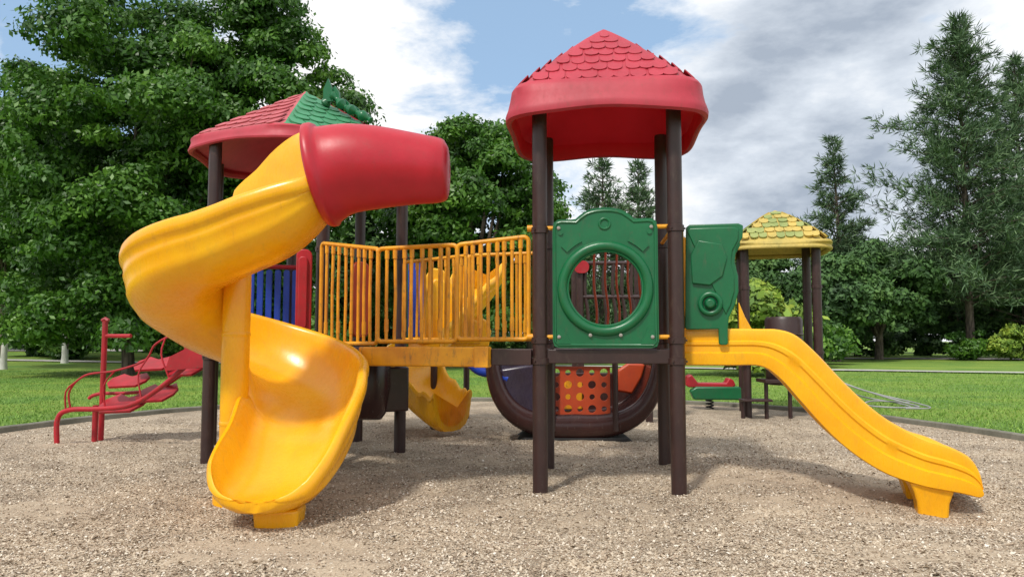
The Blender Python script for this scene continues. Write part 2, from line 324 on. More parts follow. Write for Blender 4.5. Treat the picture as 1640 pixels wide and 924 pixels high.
# ------------------------------------------------------------------ roofs
def roof(ns,a,z0,z1,zb,rot=0,p0=9,p1=5,rows=6,brim=.12,facemats=None,shm=None,tile=.15,liftk=1.0,arch=0.0,lin=None,pw=1.04,offs=0.0,span=.82,edge=.045,flare=False):
    g=G(); NN=96
    def ring(aa,z,p,ar=0):
        out=[]
        for j in range(NN):
            th=2*math.pi*j/NN; s_=sum(max(0,math.cos(th-2*math.pi*k_/ns))**p for k_ in range(ns)); r=aa*s_**(-1/p)
            corner=.5-.5*math.cos(ns*th)
            out.append(Vector((r*math.cos(th),r*math.sin(th),z-ar*corner)))
        return out
    ae=a-brim
    zr=lambda q:z0-(z0-z1)*q**pw
    prof=[(.012,z0,4,0),(.05,zr(.05)-.004,5,0)]
    for q in (.12,.25,.4,.55,.7,.85,1): prof.append((ae*q,zr(q),p0,0))
    h=z1-zb
    if flare:
        prof+=[(ae+.012,z1+.010,p0,0),(ae+brim*.28,z1-.01*h,p0,0),(ae+brim*.52,z1-.14*h,p0,.15*arch),(ae+brim*.70,z1-.34*h,p1,.4*arch),(ae+brim*.80,z1-.50*h,p1,.6*arch),(ae+brim*.86,z1-.58*h,p1,.8*arch),(ae+brim*.97,z1-.68*h,p1,arch),(a+.006,z1-.80*h,p1,arch),(a+.002,z1-.94*h,p1,arch),(a-.025,zb,p1,arch),(a-.045,zb+.012,p1,arch)]
    else:
        prof+=[(ae+.015,z1+.012,p0,0),(ae+brim*.35,z1+.004,8,0),(ae+brim*.65,z1-.08*h,7,.1*arch),(a-.012,z1-.24*h,6,.4*arch),(a-.002,z1-.42*h,p1,.6*arch),(a-.006,z1-.52*h,p1,.8*arch),(a+.004,z1-.64*h,p1,arch),(a+.010,z1-.82*h,p1,arch),(a+.002,z1-.95*h,p1,arch),(a-.025,zb,p1,arch),(a-.045,zb+.012,p1,arch)]
    ko=len(prof)
    prof+=[(a-.06,zb+.05,p1,arch),(ae+brim*.45,z1-.45*h,p1,.5*arch),(ae-.03,z1-.06,7,0),(ae*.7,zr(.7)-.06,8,0),(ae*.35,zr(.35)-.06,6,0),(.02,z0-.09,4,0)]
    rs=[ring(*q) for q in prof]
    V=[v_ for r_ in rs for v_ in r_]; F=[];M_=[]
    for i in range(len(rs)-1):
        for j in range(NN):
            F.append((i*NN+j,(i+1)*NN+j,(i+1)*NN+(j+1)%NN,i*NN+(j+1)%NN))
            sec=int(round((j+.5)/NN*ns))%ns
            M_.append((facemats[sec] if facemats and i<10 else 0) if i<ko-1 else (lin or 0))
    g.v=V; g.f=F; g.m=M_
    g.f.append(tuple(range(NN))); g.m.append(0)
    g.f.append(tuple(range((len(rs)-1)*NN,len(rs)*NN))); g.m.append(lin or 0)
    tanh=math.tan(math.pi/ns)
    for k_ in range(ns):
        th=2*math.pi*k_/ns; e=Vector((math.cos(th),math.sin(th),0)); tx=Vector((-e.y,e.x,0))
        S=lambda q:e*(ae*q)+Vector((0,0,zr(q)))
        for r_ in range(rows):
            q0=.12+span*r_/rows; q1=.12+span*(r_+1.12)/rows
            nn=tx.cross((S(q1)-S(q0)).normalized())
            if nn.z<0: nn=-nn
            half=(q0+.3*(q1-q0))*ae*tanh-edge
            if half<.03: continue
            nt_=max(1,int(round(2*half/tile))); tw=2*half/nt_
            sh=(r_%2)*.25*tw*.5
            for q in range(nt_):
                cx=-half+tw*(q+.5)+rng.normal(0,.007)+sh*(1 if 0<q<nt_-1 else 0); hw=tw*rng.uniform(.45,.49); L_=(q1-q0)*rng.uniform(.88,1.04)
                pts=[(-hw,0,0)]+[(-hw,.62*L_,.6)]+[(-hw*math.cos(b),.62*L_+.38*L_*math.sin(b),.6+.4*math.sin(b)) for b in (.4,.8,1.2,1.57,1.94,2.34,2.74)]+[(hw,.62*L_,.6),(hw,0,0)]
                lift=(.014+rng.uniform(-.003,.004))*liftk; bot=[];top=[]
                for px_,ps,l_ in pts:
                    b0=S(q0+ps)+tx*(cx+px_)
                    top.append(b0+nn*(.004+offs+lift*l_)); bot.append(b0-nn*.004)
                K_=len(pts)
                mi_=(int(rng.integers(0,2)) if shm=="mix" else (shm[k_] if shm else 0))
                g.add(top+bot,[tuple(range(K_))]+[(i,K_+i,K_+(i+1)%K_,(i+1)%K_) for i in range(K_)],mi_)
    return g.xf(Matrix.Rotation(rot,4,'Z'))

SPI=[(-1.0,0,0),(-.93,-.15,0),(-.85,-.45,0),(-.7,-.75,0),(-.45,-.94,0),(-.1,-1,0),(.25,-.97,0),(.5,-.87,0),(.7,-.68,0),(.83,-.4,0),(.90,-.15,0),(.925,0,0),
(.95,0,.024),(.99,0,.036),(1.04,0,.034),(1.085,0,.014),(1.105,0,-.02),(1.10,0,-.055),(1.07,0,-.078),(1.03,-.06,-.07),(1.015,-.34,0),(1.022,-.38,0),(.995,-.44,0),(.945,-.62,0),(.947,-.66,-.008),(.89,-.75,-.012),(.72,-.9,-.03),(.4,-1,-.05),(0,-1,-.06),(-.5,-1,-.05),(-.8,-.85,-.03),(-1.0,-.5,-.02),(-1.07,-.1,0),(-1.11,0,-.03),(-1.11,0,.005),(-1.08,0,.03),(-1.03,0,.028)]
def chute(st,prof,mi=0):
    g=G();n=len(prof);vs=[]
    for x,y,nx,ny,w,zo,zi,zf in st:
        for u,h,dz in prof:
            k_=min(1,max(0,(u+1)/2)); k_=k_*k_*(3-2*k_); zr=zi*(1-k_)+zo*k_
            sc=min(1,max(.15,(zr-zf)/.16))
            # the underside keeps its thickness; only the rolled lip shrinks where the rim fades out
            if abs(u)>.93 and h>-.2: d_=dz*sc
            else: d_=dz
            vs.append((x+nx*u*w,y+ny*u*w,zr+(zr-zf)*h+d_))
    N=len(st)
    fs=[(i*n+j,i*n+(j+1)%n,(i+1)*n+(j+1)%n,(i+1)*n+j) for i in range(N-1) for j in range(n)]
    # end caps as fans about their centroid (the outline is concave)
    g.add(vs,fs,mi)
    for s0,flip in((0,False),((N-1)*n,True)):
        c=sum((Vector(vs[s0+j]) for j in range(n)),Vector())/n
        g.v.append(c); ci=len(g.v)-1
        for j in range(n):
            f=(s0+j,s0+(j+1)%n,ci); g.f.append(f if not flip else f[::-1]); g.m.append(mi)
    return g

# ================================================================== THE PLAY STRUCTURE
uz=Vector((0,0,1))
PS=thing("playground_structure","red, yellow and green playground climbing frame with slides on wood chips","playground",(-.6,7.2,0))
TC=Vector((.894,7.055,0)); MA=Matrix.Translation(TC)@Matrix.Rotation(R(-6),4,'Z')
g=G(); g.box((0,0,1.185),(1.10,1.10,.05)); 
for s_ in(-1,1):
    g.box((0,s_*.575,1.16),(1.06,.05,.12)); g.box((s_*.575,0,1.16),(.05,1.06,.12))
for s_ in(-.25,.25): g.box((s_,0,1.13),(.05,1.05,.06))
towA=g.xf(MA).build("tower",BRN,PS,bevel=.006,label="tall tower with red shingled roof on brown posts")
def post(x,y,ztop,parent,bands=(1.12,1.30,2.27),r=.066,mat=BRN,M=None,zb=-.12):
    g=G(); n_=20
    zz=[zb,ztop-.01,ztop]; g.tube([(x,y,q) for q in zz],[r,r,r-.008],0,n_)
    for b_ in bands:
        g.tube([(x,y,b_-.03),(x,y,b_-.026),(x,y,b_+.026),(x,y,b_+.03)],[r+.001,r+.011,r+.011,r+.001],0,n_)
        for a_ in (0,2.1,4.2): 
            g.tube([(x+(r+.008)*math.cos(a_),y+(r+.008)*math.sin(a_),b_),(x+(r+.022)*math.cos(a_),y+(r+.022)*math.sin(a_),b_)],.009,0,8)
    if M: g.xf(M)
    return g.build("post",mat,parent)
for sx in(-1,1):
    for sy in(-1,1): post(sx*.59,sy*.59,3.42,towA,M=MA)
roof(4,.905,4.32,3.55,3.275,p0=7,p1=5.5,brim=.11,arch=.045,tile=.135,lin=1,pw=1.14,rows=7,liftk=.7,span=.87,edge=.085,flare=True).xf(MA).build("roof",[RROOF,RLIN],towA,angle=36)
ux=MA.to_3x3()@Vector((1,0,0))
po=MA@Vector((-.02,-.60,0))
def hump(w,zt,zb):
    P=[(-w+.03,zb),(w-.03,zb),(w,zb+.03),(w,zt-.05),(w-.02,zt-.01),(w-.06,zt)]
    P+=[(.26,zt-.005),(.22,zt+.03)]+[(.20*math.cos(a_),zt+.03+.07*math.sin(a_)) for a_ in np.linspace(.3,math.pi-.3,9)]+[(-.22,zt+.03),(-.26,zt-.005)]
    P+=[(-w+.06,zt),(-w+.02,zt-.01),(-w,zt-.05),(-w,zb+.03)]
    return P
g=G(); g.holeplate(hump(.455,2.36,1.235),(0,1.75),.335,po,ux,uz,.07)
fr=MA.to_3x3()@Vector((0,-1,0))
def circ(c,Rr,n_=48,ax=ux): return [c+ax*Rr*math.cos(2*math.pi*i/n_)+uz*Rr*math.sin(2*math.pi*i/n_) for i in range(n_)]
c0=po+uz*1.75
g.tube(circ(c0+fr*.03,.372),.045,0,12,closed=True)
g.tube(circ(c0-fr*.03,.372),.04,0,12,closed=True)
g.tube(circ(c0+fr*.035,.325),.012,0,8,closed=True)
bp_=[po+ux*x*.955+uz*(1.80+(z-1.80)*.955)+fr*.033 for x,z in hump(.455,2.36,1.235)]
g.tube(bp_,.013,0,8,closed=True)
g.tube(circ(po+uz*2.315+fr*.035,.045,20),.013,0,8,closed=True)
for s_ in(-1,1):
    Q=[]
    for rr_ in(.455,.53):
        Q.append([(s_*rr_*math.sin(b_),1.75+rr_*math.cos(b_)) for b_ in np.linspace(.45,.80,6)])
    g.prism(Q[0]+Q[1][::-1],po+fr*.042,ux,uz,.02)
    for zz_ in(1.30,2.24):
        c=po+ux*s_*.385+uz*zz_+fr*.036; g.tube([c,c+fr*.012],.022,0,14)
for s_ in(-1,1):
    g.prism([(s_*.30,1.27),(s_*.42,1.27),(s_*.42,1.40),(s_*.36,1.40)],po+fr*.040,ux,uz,.014)
pan=g.build("play_panel",GRN,towA,bevel=0,label="green moulded panel with a round porthole")
for i,(bx,bz) in enumerate([(-.40,1.33),(.40,1.33),(-.13,1.345),(.13,1.345),(-.40,2.28),(.40,2.28)]):
    g=G(); c=po+ux*bx+uz*bz+fr*.045; g.tube([c,c+fr*.01,c+fr*.016],[.016,.016,.008],0,10); g.build("bolt",METAL,pan)
def bar(pts,r,M=None,mat=YELP,name="rail",par=towA,n=10):
    g=G(); g.tube(pts,r,0,n)
    if M: g.xf(M)
    return g.build(name,mat,par)
for z in(2.29,1.33):
    bar([(-.56,-.585,z),(.56,-.585,z)],.02,MA); bar([(.585,-.56,z),(.585,.56,z)],.02,MA)
    bar([(-.70,-.59,z),(-.59,-.59,z)],.03,MA)
bar([(.555,-.60,1.30),(.555,-.60,2.33)],.022,MA)
g=G()
g.tube([(-.5,.6,2.25),(.5,.6,2.25)],.02,0,10);g.tube([(-.5,.6,1.32),(.5,.6,1.32)],.02,0,10)
for q in np.linspace(-.1,.48,6): g.tube(arc_pts([(q,.6,1.32),(q+.02,.61,1.6),(q-.01,.6,1.9),(q,.6,2.25)],4),.012,0,8)
g.xf(MA).build("railing",ORG,towA,label="rusty orange railing at the rear of the tower")

# ---- wave slide
D=Vector((math.cos(R(15)),-math.sin(R(15)),0)); Nn=Vector((math.sin(R(15)),math.cos(R(15)),0))
keys=[(1.50,1.395,1.08),(1.9,1.395,1.08),(2.15,1.392,1.075),(2.3,1.385,.97),(2.44,1.33,.80),(2.6,1.17,.60),(2.75,.99,.44),(2.9,.82,.316),(3.05,.68,.22),(3.18,.59,.165),(3.35,.50,.115),(3.5,.45,.09),(3.60,.405,.075),(3.67,.36,.06),(3.71,.31,.05),(3.74,.24,.05),(3.755,.16,.06)]
KS=cat(keys,5)
g=G();vs=[]
near0=Vector((1.5,6.62,0)); hw=.29; cc=near0+Nn*hw
for X,zt,zb_ in KS:
    s_=(X-1.5)/D.x; c=cc+D*s_; zf=zt-.21*min(1,max(.25,(zt-.1)/.4)); 
    hgt=zt-zb_
    pr=[(-hw+.06,zt-.02),(-hw+.09,zf+.05),(-hw+.13,zf),(0,zf-.005),(hw-.13,zf),(hw-.09,zf+.05),(hw-.06,zt-.02),
        (hw-.045,zt),(hw-.02,zt+.008),(hw,zt-.008),(hw+.005,zt-.04)]
    side=[(hw+.0,zt-.30*hgt),(hw+.015,zt-.34*hgt),(hw+.015,zt-.42*hgt),(hw+.002,zt-.46*hgt),(hw+.002,zt-.62*hgt),(hw+.02,zt-.66*hgt),(hw+.02,zt-.80*hgt),(hw+.012,zb_+.01),(hw-.01,zb_),(hw-.05,zb_+.005),(hw-.07,zb_+.05)]
    pr+=side+[(hw-.10,min(zf-.03,max(zb_+.06,zf-.04))),(-hw+.10,min(zf-.03,max(zb_+.06,zf-.04)))]+[(-u,z) for u,z in side[::-1]]
    pr+=[(-hw-.005,zt-.04),(-hw,zt-.008),(-hw+.02,zt+.008),(-hw+.045,zt)]
    n=len(pr)
    vs+=[c+Nn*u+Vector((0,0,z)) for u,z in pr]
fs=[(i*n+j,i*n+(j+1)%n,(i+1)*n+(j+1)%n,(i+1)*n+j) for i in range(len(KS)-1) for j in range(n)]
fs+=[tuple(range(n)),tuple(range((len(KS)-1)*n,len(KS)*n))[::-1]]
g.add(vs,fs)
wav=g.build("wave_slide",YEL,PS,angle=40,label="yellow wavy plastic slide running down to the chips")
c=cc+D*((3.42-1.5)/D.x)
for s_ in(-1,1):
    q=c+Nn*s_*.17
    vs=[]
    for z,a_,b_ in((-.18,.11,.07),(-.02,.12,.08),(.08,.15,.10),(.14,.18,.11)):
        vs+=[q+D*(i*a_)+Nn*(j*b_)+Vector((0,0,z)) for i,j in((-1,-1),(1,-1),(1,1),(-1,1))]
    g=G()
    g.add(vs,[(k_*4+j,k_*4+(j+1)%4,k_*4+4+(j+1)%4,k_*4+4+j) for k_ in range(3) for j in range(4)]+[(3,2,1,0),(12,13,14,15)])
    g.build("foot",YEL,wav,bevel=.02)
def entr(yoff,name,label=None):
    P=[(.0,1.41),(.02,2.30),(.05,2.325),(.42,2.32),(.455,2.30),(.45,2.20),(.40,2.10),(.385,1.98),(.41,1.86),(.41,1.72),(.38,1.60),(.335,1.50),(.325,1.40),(.325,1.275),(.31,1.26),(.27,1.26),(.255,1.275),(.255,1.40),(.02,1.395)]
    P=[(x*1.12,z) for x,z in P]
    o_=near0+D*.04+Nn*yoff; g=G(); g.prism(P,o_,D,uz,.06,0)
    f_=-Nn if yoff<.2 else Nn
    g.prism([(x*.9+.012,1.41+(z-1.41)*.93+.03) for x,z in P if z>1.41],o_+f_*.03,D,uz,.03,0)
    cc_=o_+D*.22+uz*1.62+f_*.05
    g.tube([cc_+D*.085*math.cos(t_)+uz*.085*math.sin(t_) for t_ in np.linspace(0,6.283,24,endpoint=False)],.025,0,8,closed=True)
    g.tube([cc_,cc_+f_*.05],[.055,.035],0,16)
    g.prism([(.07,1.80),(.22,1.78),(.33,1.86),(.37,2.02),(.33,2.14),(.13,2.18),(.06,2.05)],o_+f_*.05,D,uz,.02,0)
    return g.build(name,GRN,wav,bevel=.012,label=label)
entr(-.03,"entrance_panel","green moulded side panel at the slide entrance"); entr(.60,"entrance_panel","green moulded side panel at the slide entrance")
for yo in(-.03,.6):
    q=near0+D*.02+Nn*yo; bar([q+uz*1.2,q+uz*2.3],.022,None,YELP,"grab_bar",wav)

# ---- spiral slide
ax,ay,Rc,w=-2.30,6.20,.475,.365
hy=ay-Rc
st=[]
for X,zo,zi,w_,zf in [(-1.32,2.52,2.84,.265,2.36),(-1.40,2.51,2.86,.28,2.33),(-1.47,2.49,2.91,.30,2.28),(-1.54,2.465,2.97,.325,2.20),(-1.66,2.43,3.02,.35,2.09),(-1.78,2.395,3.00,.36,2.01),(-1.90,2.355,2.93,.365,1.95),(-2.02,2.315,2.82,.365,1.90),(-2.13,2.27,2.69,.365,1.85),(-2.22,2.235,2.61,.365,1.81)]:
    st.append((X,hy,0,-1,w_,zo,zi,zf))
ths=np.arange(-94,-361,-5.0)
for t_ in ths:
    zo=np.interp(-t_,[90,135,180,270,360],[2.20,2.05,1.88,1.47,1.03]); zf=zo-np.interp(-t_,[90,150,220,360],[.42,.46,.46,.46])
    if -t_<=170: zi=np.interp(-t_,[90,130,170],[2.56,2.15,zf+.34])
    else: zi=zf+np.interp(-t_,[170,360],[.34,.26])
    ww=np.interp(-t_,[90,200,300,360],[w,.375,.46,.475]); rc=np.interp(-t_,[90,200,300,360],[Rc,Rc,.56,.575])
    a_=R(t_); st.append((ax+rc*math.cos(a_),ay+rc*math.sin(a_),math.cos(a_),math.sin(a_),ww,zo,zi,zf))
for y_,xc,w_,zo,zi,zf in [(6.06,-1.705,.482,.98,.80,.50),(5.93,-1.69,.475,.91,.73,.40),(5.80,-1.685,.463,.83,.65,.32),(5.68,-1.69,.450,.74,.59,.255),(5.56,-1.705,.436,.64,.53,.205),(5.46,-1.72,.42,.54,.47,.17),(5.38,-1.735,.40,.45,.41,.155),(5.31,-1.745,.365,.37,.35,.15),(5.25,-1.75,.32,.30,.29,.155),(5.205,-1.755,.265,.255,.25,.165),(5.175,-1.755,.21,.23,.228,.175),(5.155,-1.755,.15,.215,.214,.185)]:
    st.append((xc,y_,1,.0,w_,zo,zi,zf))
st=[tuple(q) for q in cat(st,2)]
spi=chute(st,SPI).build("spiral_slide",YEL,PS,angle=50,label="large yellow spiral slide with a scooped exit")
g=G(); g.tube([(ax,ay,-.1),(ax,ay,2.3)],.112,0,28); g.tube([(ax,ay,-.05),(ax,ay,.04),(ax,ay,.06)],[.15,.15,.12],0,28)
for z in(.62,1.35): g.tube([(ax,ay,z-.02),(ax,ay,z),(ax,ay,z+.02)],[.112,.118,.112],0,28)
g.build("support_column",YEL,spi)
g=G(); vs=[]
for z,a_,b_ in((-.16,.150,.10),(.0,.155,.11),(.07,.16,.12),(.11,.165,.13)):
    vs+=[Vector((-1.67+i*a_,5.44+j*b_,z)) for i,j in((-1,-1),(1,-1),(1,1),(-1,1))]
g.add(vs,[(k_*4+j,k_*4+(j+1)%4,k_*4+4+(j+1)%4,k_*4+4+j) for k_ in range(3) for j in range(4)]+[(3,2,1,0),(12,13,14,15)])
g.build("foot",YEL,spi,bevel=.03)
hp=[(-1.525,hy,2.575,.385),(-1.505,hy,2.58,.41),(-1.465,hy,2.592,.41),(-1.43,hy,2.60,.375),(-1.37,hy,2.618,.358),(-1.25,hy,2.64,.345),(-1.05,hy+.02,2.65,.322),(-.85,hy+.04,2.648,.292),(-.68,hy+.05,2.64,.268),(-.60,hy+.06,2.635,.258),(-.545,hy+.06,2.63,.243),(-.515,hy+.06,2.63,.215),(-.50,hy+.06,2.63,.16),(-.495,hy+.06,2.63,.01)]
hp=[tuple(q) for q in cat(hp,2)]
g=G(); g.tube([h_[:3] for h_ in hp],[max(.008,h_[3]) for h_ in hp],0,44,caps=False)
g.build("tunnel_hood",RED,spi,solid=.022,angle=60,label="red tubular tunnel hood over the slide entrance")
g=G(); g.tube([(-.95,6.0,2.68),(-1.0,6.3,2.74),(-1.15,7.0,2.88),(-1.5,7.9,3.0),(-1.8,8.4,3.0)],.18,0,28)
g.build("tunnel_tube",RED,spi,label="red tunnel joining the hood to the tower")
# ---- tower B
PB=[(-3.30,8.14),(-2.02,7.88),(-1.30,8.70),(-2.04,9.90),(-3.04,10.2),(-3.75,9.35)]
BC=Vector((-2.56,9.03,0))
g=G(); P=[(p[0]-BC.x,p[1]-BC.y) for p in PB]
g.prism(P,(BC.x,BC.y,1.18),(1,0,0),(0,1,0),.08)
for i in range(6):
    a_,b_=Vector((*PB[i],1.15)),Vector((*PB[(i+1)%6],1.15)); m_=(a_+b_)/2; dd=b_-a_
    g.box(m_,(dd.length-.14,.05,.14),0,rz=math.atan2(dd.y,dd.x))
towB=g.build("tower",BRN,PS,bevel=.006,label="six-post tower with a red and green shingled roof")
for p in PB: post(p[0],p[1],3.60,towB,r=.068)
rb=roof(6,1.24,4.38,3.60,3.46,p0=14,p1=10,brim=.08,facemats=[0,0,0,0,2,1],shm=[0,0,0,0,2,1],tile=.17,arch=.03,rot=R(6),rows=7,liftk=1.0,lin=0,pw=1.04,span=.87,flare=True,edge=.05)
rb.xf(Matrix.Translation((BC.x,BC.y,0))).build("roof",[RROOF,GROOF,RFADE],towB,angle=36)
g=G(); cx0=BC.x+.12; dzc=-.08
g.tube(arc_pts([(cx0+.20,BC.y-.35,4.18+dzc),(cx0+.32,BC.y-.4,4.26+dzc),(cx0+.45,BC.y-.45,4.14+dzc),(cx0+.62,BC.y-.5,4.04+dzc),(cx0+.80,BC.y-.55,3.93+dzc)],6),[.045+.02*math.sin(i*1.3) for i in range(25)],0,12)
for i,(dx,dz,h_) in enumerate([(.26,4.2,.28),(.34,4.22,.17),(.46,4.12,.11),(.58,4.05,.10),(.70,4.0,.08)]):
    g.prism([(-.06,0),(.07,0),(.06,h_*.5),(.0,h_),(-.06,h_*.55)],(cx0+dx,BC.y-.4,dz+dzc),(1,-.3,0),uz,.03)
g.build("roof_crest",GRN,towB,label="green curled crest on the roof")
def rounded(w_,h_,r_=.06):
    P=[]
    for cx_,cz_,a0 in((w_/2-r_,h_-r_,0),(-w_/2+r_,h_-r_,90),(-w_/2+r_,r_,180),(w_/2-r_,r_,270)):
        P+=[(cx_+r_*math.cos(R(a0+k_*22.5)),cz_+r_*math.sin(R(a0+k_*22.5))) for k_ in range(5)]
    return P
g=G(); g.prism(rounded(.16,.92,.07),(-2.17,7.72,1.33),(1,.15,0),uz,.05); g.prism(rounded(.09,.75,.04),(-2.17,7.68,1.42),(1,.15,0),uz,.05)
g.build("side_panel",REDP,towB,bevel=.01)
g=G(); g.prism(rounded(.22,.85,.08),(-1.70,8.3,1.33),(.65,.75,0),uz,.05); g.build("side_panel",ORG,towB,bevel=.01,label="orange-red side panel")
g=G()
for i in range(6): g.prism(rounded(.075,.72,.03),(-3.38+i*.105,9.6+i*.03,1.5),(1,.2,0),uz,.05)
for z in(1.45,2.26): g.tube([(-3.6,9.55,z),(-2.75,9.8,z)],.03,1,10)
g.build("side_panel",[BLU,REDP],towB,bevel=.006,label="blue slatted panel in a red frame")
g=G(); 
for z in(1.4,1.75,2.1,2.25): g.tube([(-3.3,8.2,z),(-3.7,9.3,z)],.02)
for z in(1.4,2.2): g.tube([(-3.3,8.14,z),(-2.9,8.05,z)],.02)
g.build("railing",YELP,towB)
g=G(); g.tube([(-1.72,8.35,.42),(-1.72,8.36,.5),(-1.71,8.38,.8),(-1.70,8.4,1.05)],[.26,.31,.35,.33],0,24); g.box((-1.42,8.6,.75),(.35,.4,.5),0,rz=.5)
g.build("hanging_drum",BRNG,towB,bevel=.02,label="dark brown plastic drum beneath the deck")
for x_,y_ in((-1.60,10.6),(-1.14,10.9)): post(x_,y_,1.2,towB,bands=(),r=.05)

# ---- bridge
N0,N1,N2,N3=(.15,6.62),(-.50,6.74),(-1.26,6.96),(-2.0,7.76)
F0,F1,F2=(.33,7.62),(-.45,7.85),(-1.25,8.55)
g=G(); poly=[N0,F0,F1,F2,N3,N2,N1]
g.prism([(p[0],p[1]) for p in poly],(0,0,1.19),(1,0,0),(0,1,0),.05,0)
def beam(a_,b_,z,h_,th,mi):
    a_,b_=Vector((*a_,z)),Vector((*b_,z)); dd=b_-a_; g.box((a_+b_)/2,(dd.length,th,h_),mi,rz=math.atan2(dd.y,dd.x))
beam((.17,6.50),(-.18,6.56),1.155,.14,.05,0)
beam(N2,N3,1.15,.13,.05,0); beam(F0,F1,1.15,.13,.05,0)
bri=g.build("bridge",BRN,PS,bevel=.006,label="low deck bridge with yellow bar railings")
g=G(); beam((-.185,6.55),(-1.40,6.86),1.155,.175,.07,0); g.build("beam",YELP,bri,bevel=.015,label="yellow beam along the bridge edge")
g=G(); q=Vector((-.26,6.53,1.155)); g.box(q,(.13,.09,.183),0,rz=-.25); g.build("bracket",YELP,bri,bevel=.008,label="worn yellow bracket joining the beam")
def railing(a_,b_,z0,z1,nb,z1b=None,r=.021,rb_=.0155,wobble=.005,c=.045):
    g=G(); a_=Vector((*a_,0));b_=Vector((*b_,0)); dd=b_-a_; L_=dd.length; e=dd.normalized(); z1b=z1b or z1
    zt=lambda s_: z1+(z1b-z1)*s_/L_
    P=[]
    for cx_,top,a0 in((L_-c,1,0),(c,1,90),(c,0,180),(L_-c,0,270)):
        for k_ in range(6):
            t_=R(a0+k_*18); cz_=(zt(cx_)-c) if top else z0+c
            P.append(a_+e*(cx_+c*math.cos(t_))+uz*(cz_+c*math.sin(t_)))
    g.tube(P,r,0,10,closed=True)
    for i in range(nb):
        s_=L_*(i+1)/(nb+1)+rng.normal(0,.007); q=a_+e*s_; T_=zt(s_)
        o1=Vector((rng.normal(0,wobble),rng.normal(0,wobble),0))
        g.tube([q+uz*z0,q+o1+uz*(z0*.5+T_*.5),q+uz*T_],rb_,0,8)
        g.tube([q+uz*(T_-.10),q+uz*(T_-.02)],rb_+.006,0,8)
        if i%2: 
            zz_=z0+rng.uniform(.02,.12); g.tube([q+uz*zz_,q+uz*(zz_+.12)],rb_+.005,0,8)
    return g
railing(N0,N1,1.31,2.23,8,2.17).build("railing",YELP,bri)
railing(N1,N2,1.29,2.17,8,2.16).build("railing",YELP,bri)
railing(N2,N3,1.27,2.16,8,2.32).build("railing",YELP,bri)
railing(F0,F1,1.31,2.2,7).build("railing",YELP,bri)
railing(F1,F2,1.31,2.2,8).build("railing",YELP,bri)

# ---- curved red climber
def tread(g,x,y,z,l,w_,tilt,rz=-.12):
    M_=Matrix.Translation((x,y,z))@Matrix.Rotation(rz,4,'Z')@Matrix.Rotation(R(28),4,'X')@Matrix.Rotation(tilt,4,'Y')
    h_=G(); P=[(-l/2,-.04),(-l*.35,-.10),(l*.35,-.10),(l/2,-.03),(l/2,.03),(l*.3,.10),(0,.05),(-l*.3,.10),(-l/2,.04)]
    h_.prism([(a_,b_*w_/.2) for a_,b_ in P],(0,0,0),(1,0,0),(0,1,0),.03); h_.xf(M_); g.add(h_.v,h_.f)
g=G()
g.tube([(-5.42,9.75,-.1),(-5.42,9.75,.46)],.036,0,12)
rail1=arc_pts([(-5.75,9.5,-.05),(-5.76,9.5,.30),(-5.62,9.5,.42),(-5.2,9.45,.44),(-4.75,9.35,.50),(-4.35,9.25,.72),(-4.0,9.2,1.0),(-3.72,9.2,1.16)],6)
g.tube(rail1,.032,0,10)
rail2=[p+Vector((.05,.55,.16)) for p in rail1[8:]]
g.tube(rail2,.024,0,10)
up1=arc_pts([(-5.60,9.5,.42),(-5.62,9.5,.66),(-5.40,9.45,.86),(-5.0,9.4,.92),(-4.62,9.38,1.05),(-4.48,9.35,1.25),(-4.2,9.3,1.38),(-3.95,9.25,1.36),(-3.75,9.2,1.28)],6)
g.tube(up1,.013,0,8)
for i,j in((10,11),(18,19),(25,26),(33,32),(40,37)):
    g.tube(arc_pts([rail1[j],(rail1[j]+up1[i])/2+Vector((-.08,0,.05)),up1[i]],3),.011,0,7)
g.tube([(-5.42,9.9,-.1),(-5.42,9.9,1.56)],.035,0,12); g.tube([(-5.46,9.9,1.56),(-5.42,9.9,1.585),(-5.38,9.9,1.56)],.03,0,8)
g.tube([(-5.42,9.9,1.36),(-5.02,9.8,1.36)],.026,0,8)
for x_,z_,l_,w_ in((-5.05,.49,.62,.44),(-4.62,.62,.52,.42),(-5.0,.78,.54,.32),(-4.66,1.0,.54,.34),(-4.25,.94,.48,.38),(-4.1,1.14,.42,.36)): tread(g,x_,9.75,z_,l_,w_,-.06)
g.prism([(-.30,-.05),(.3,.0),(.34,.30),(.1,.40),(-.05,.22),(-.25,.12)],(-3.95,9.15,.98),(1,-.05,0),uz,.05)
g.build("curved_climber",REDP,PS,bevel=0,label="slanted red metal ladder climber with broad flat steps")

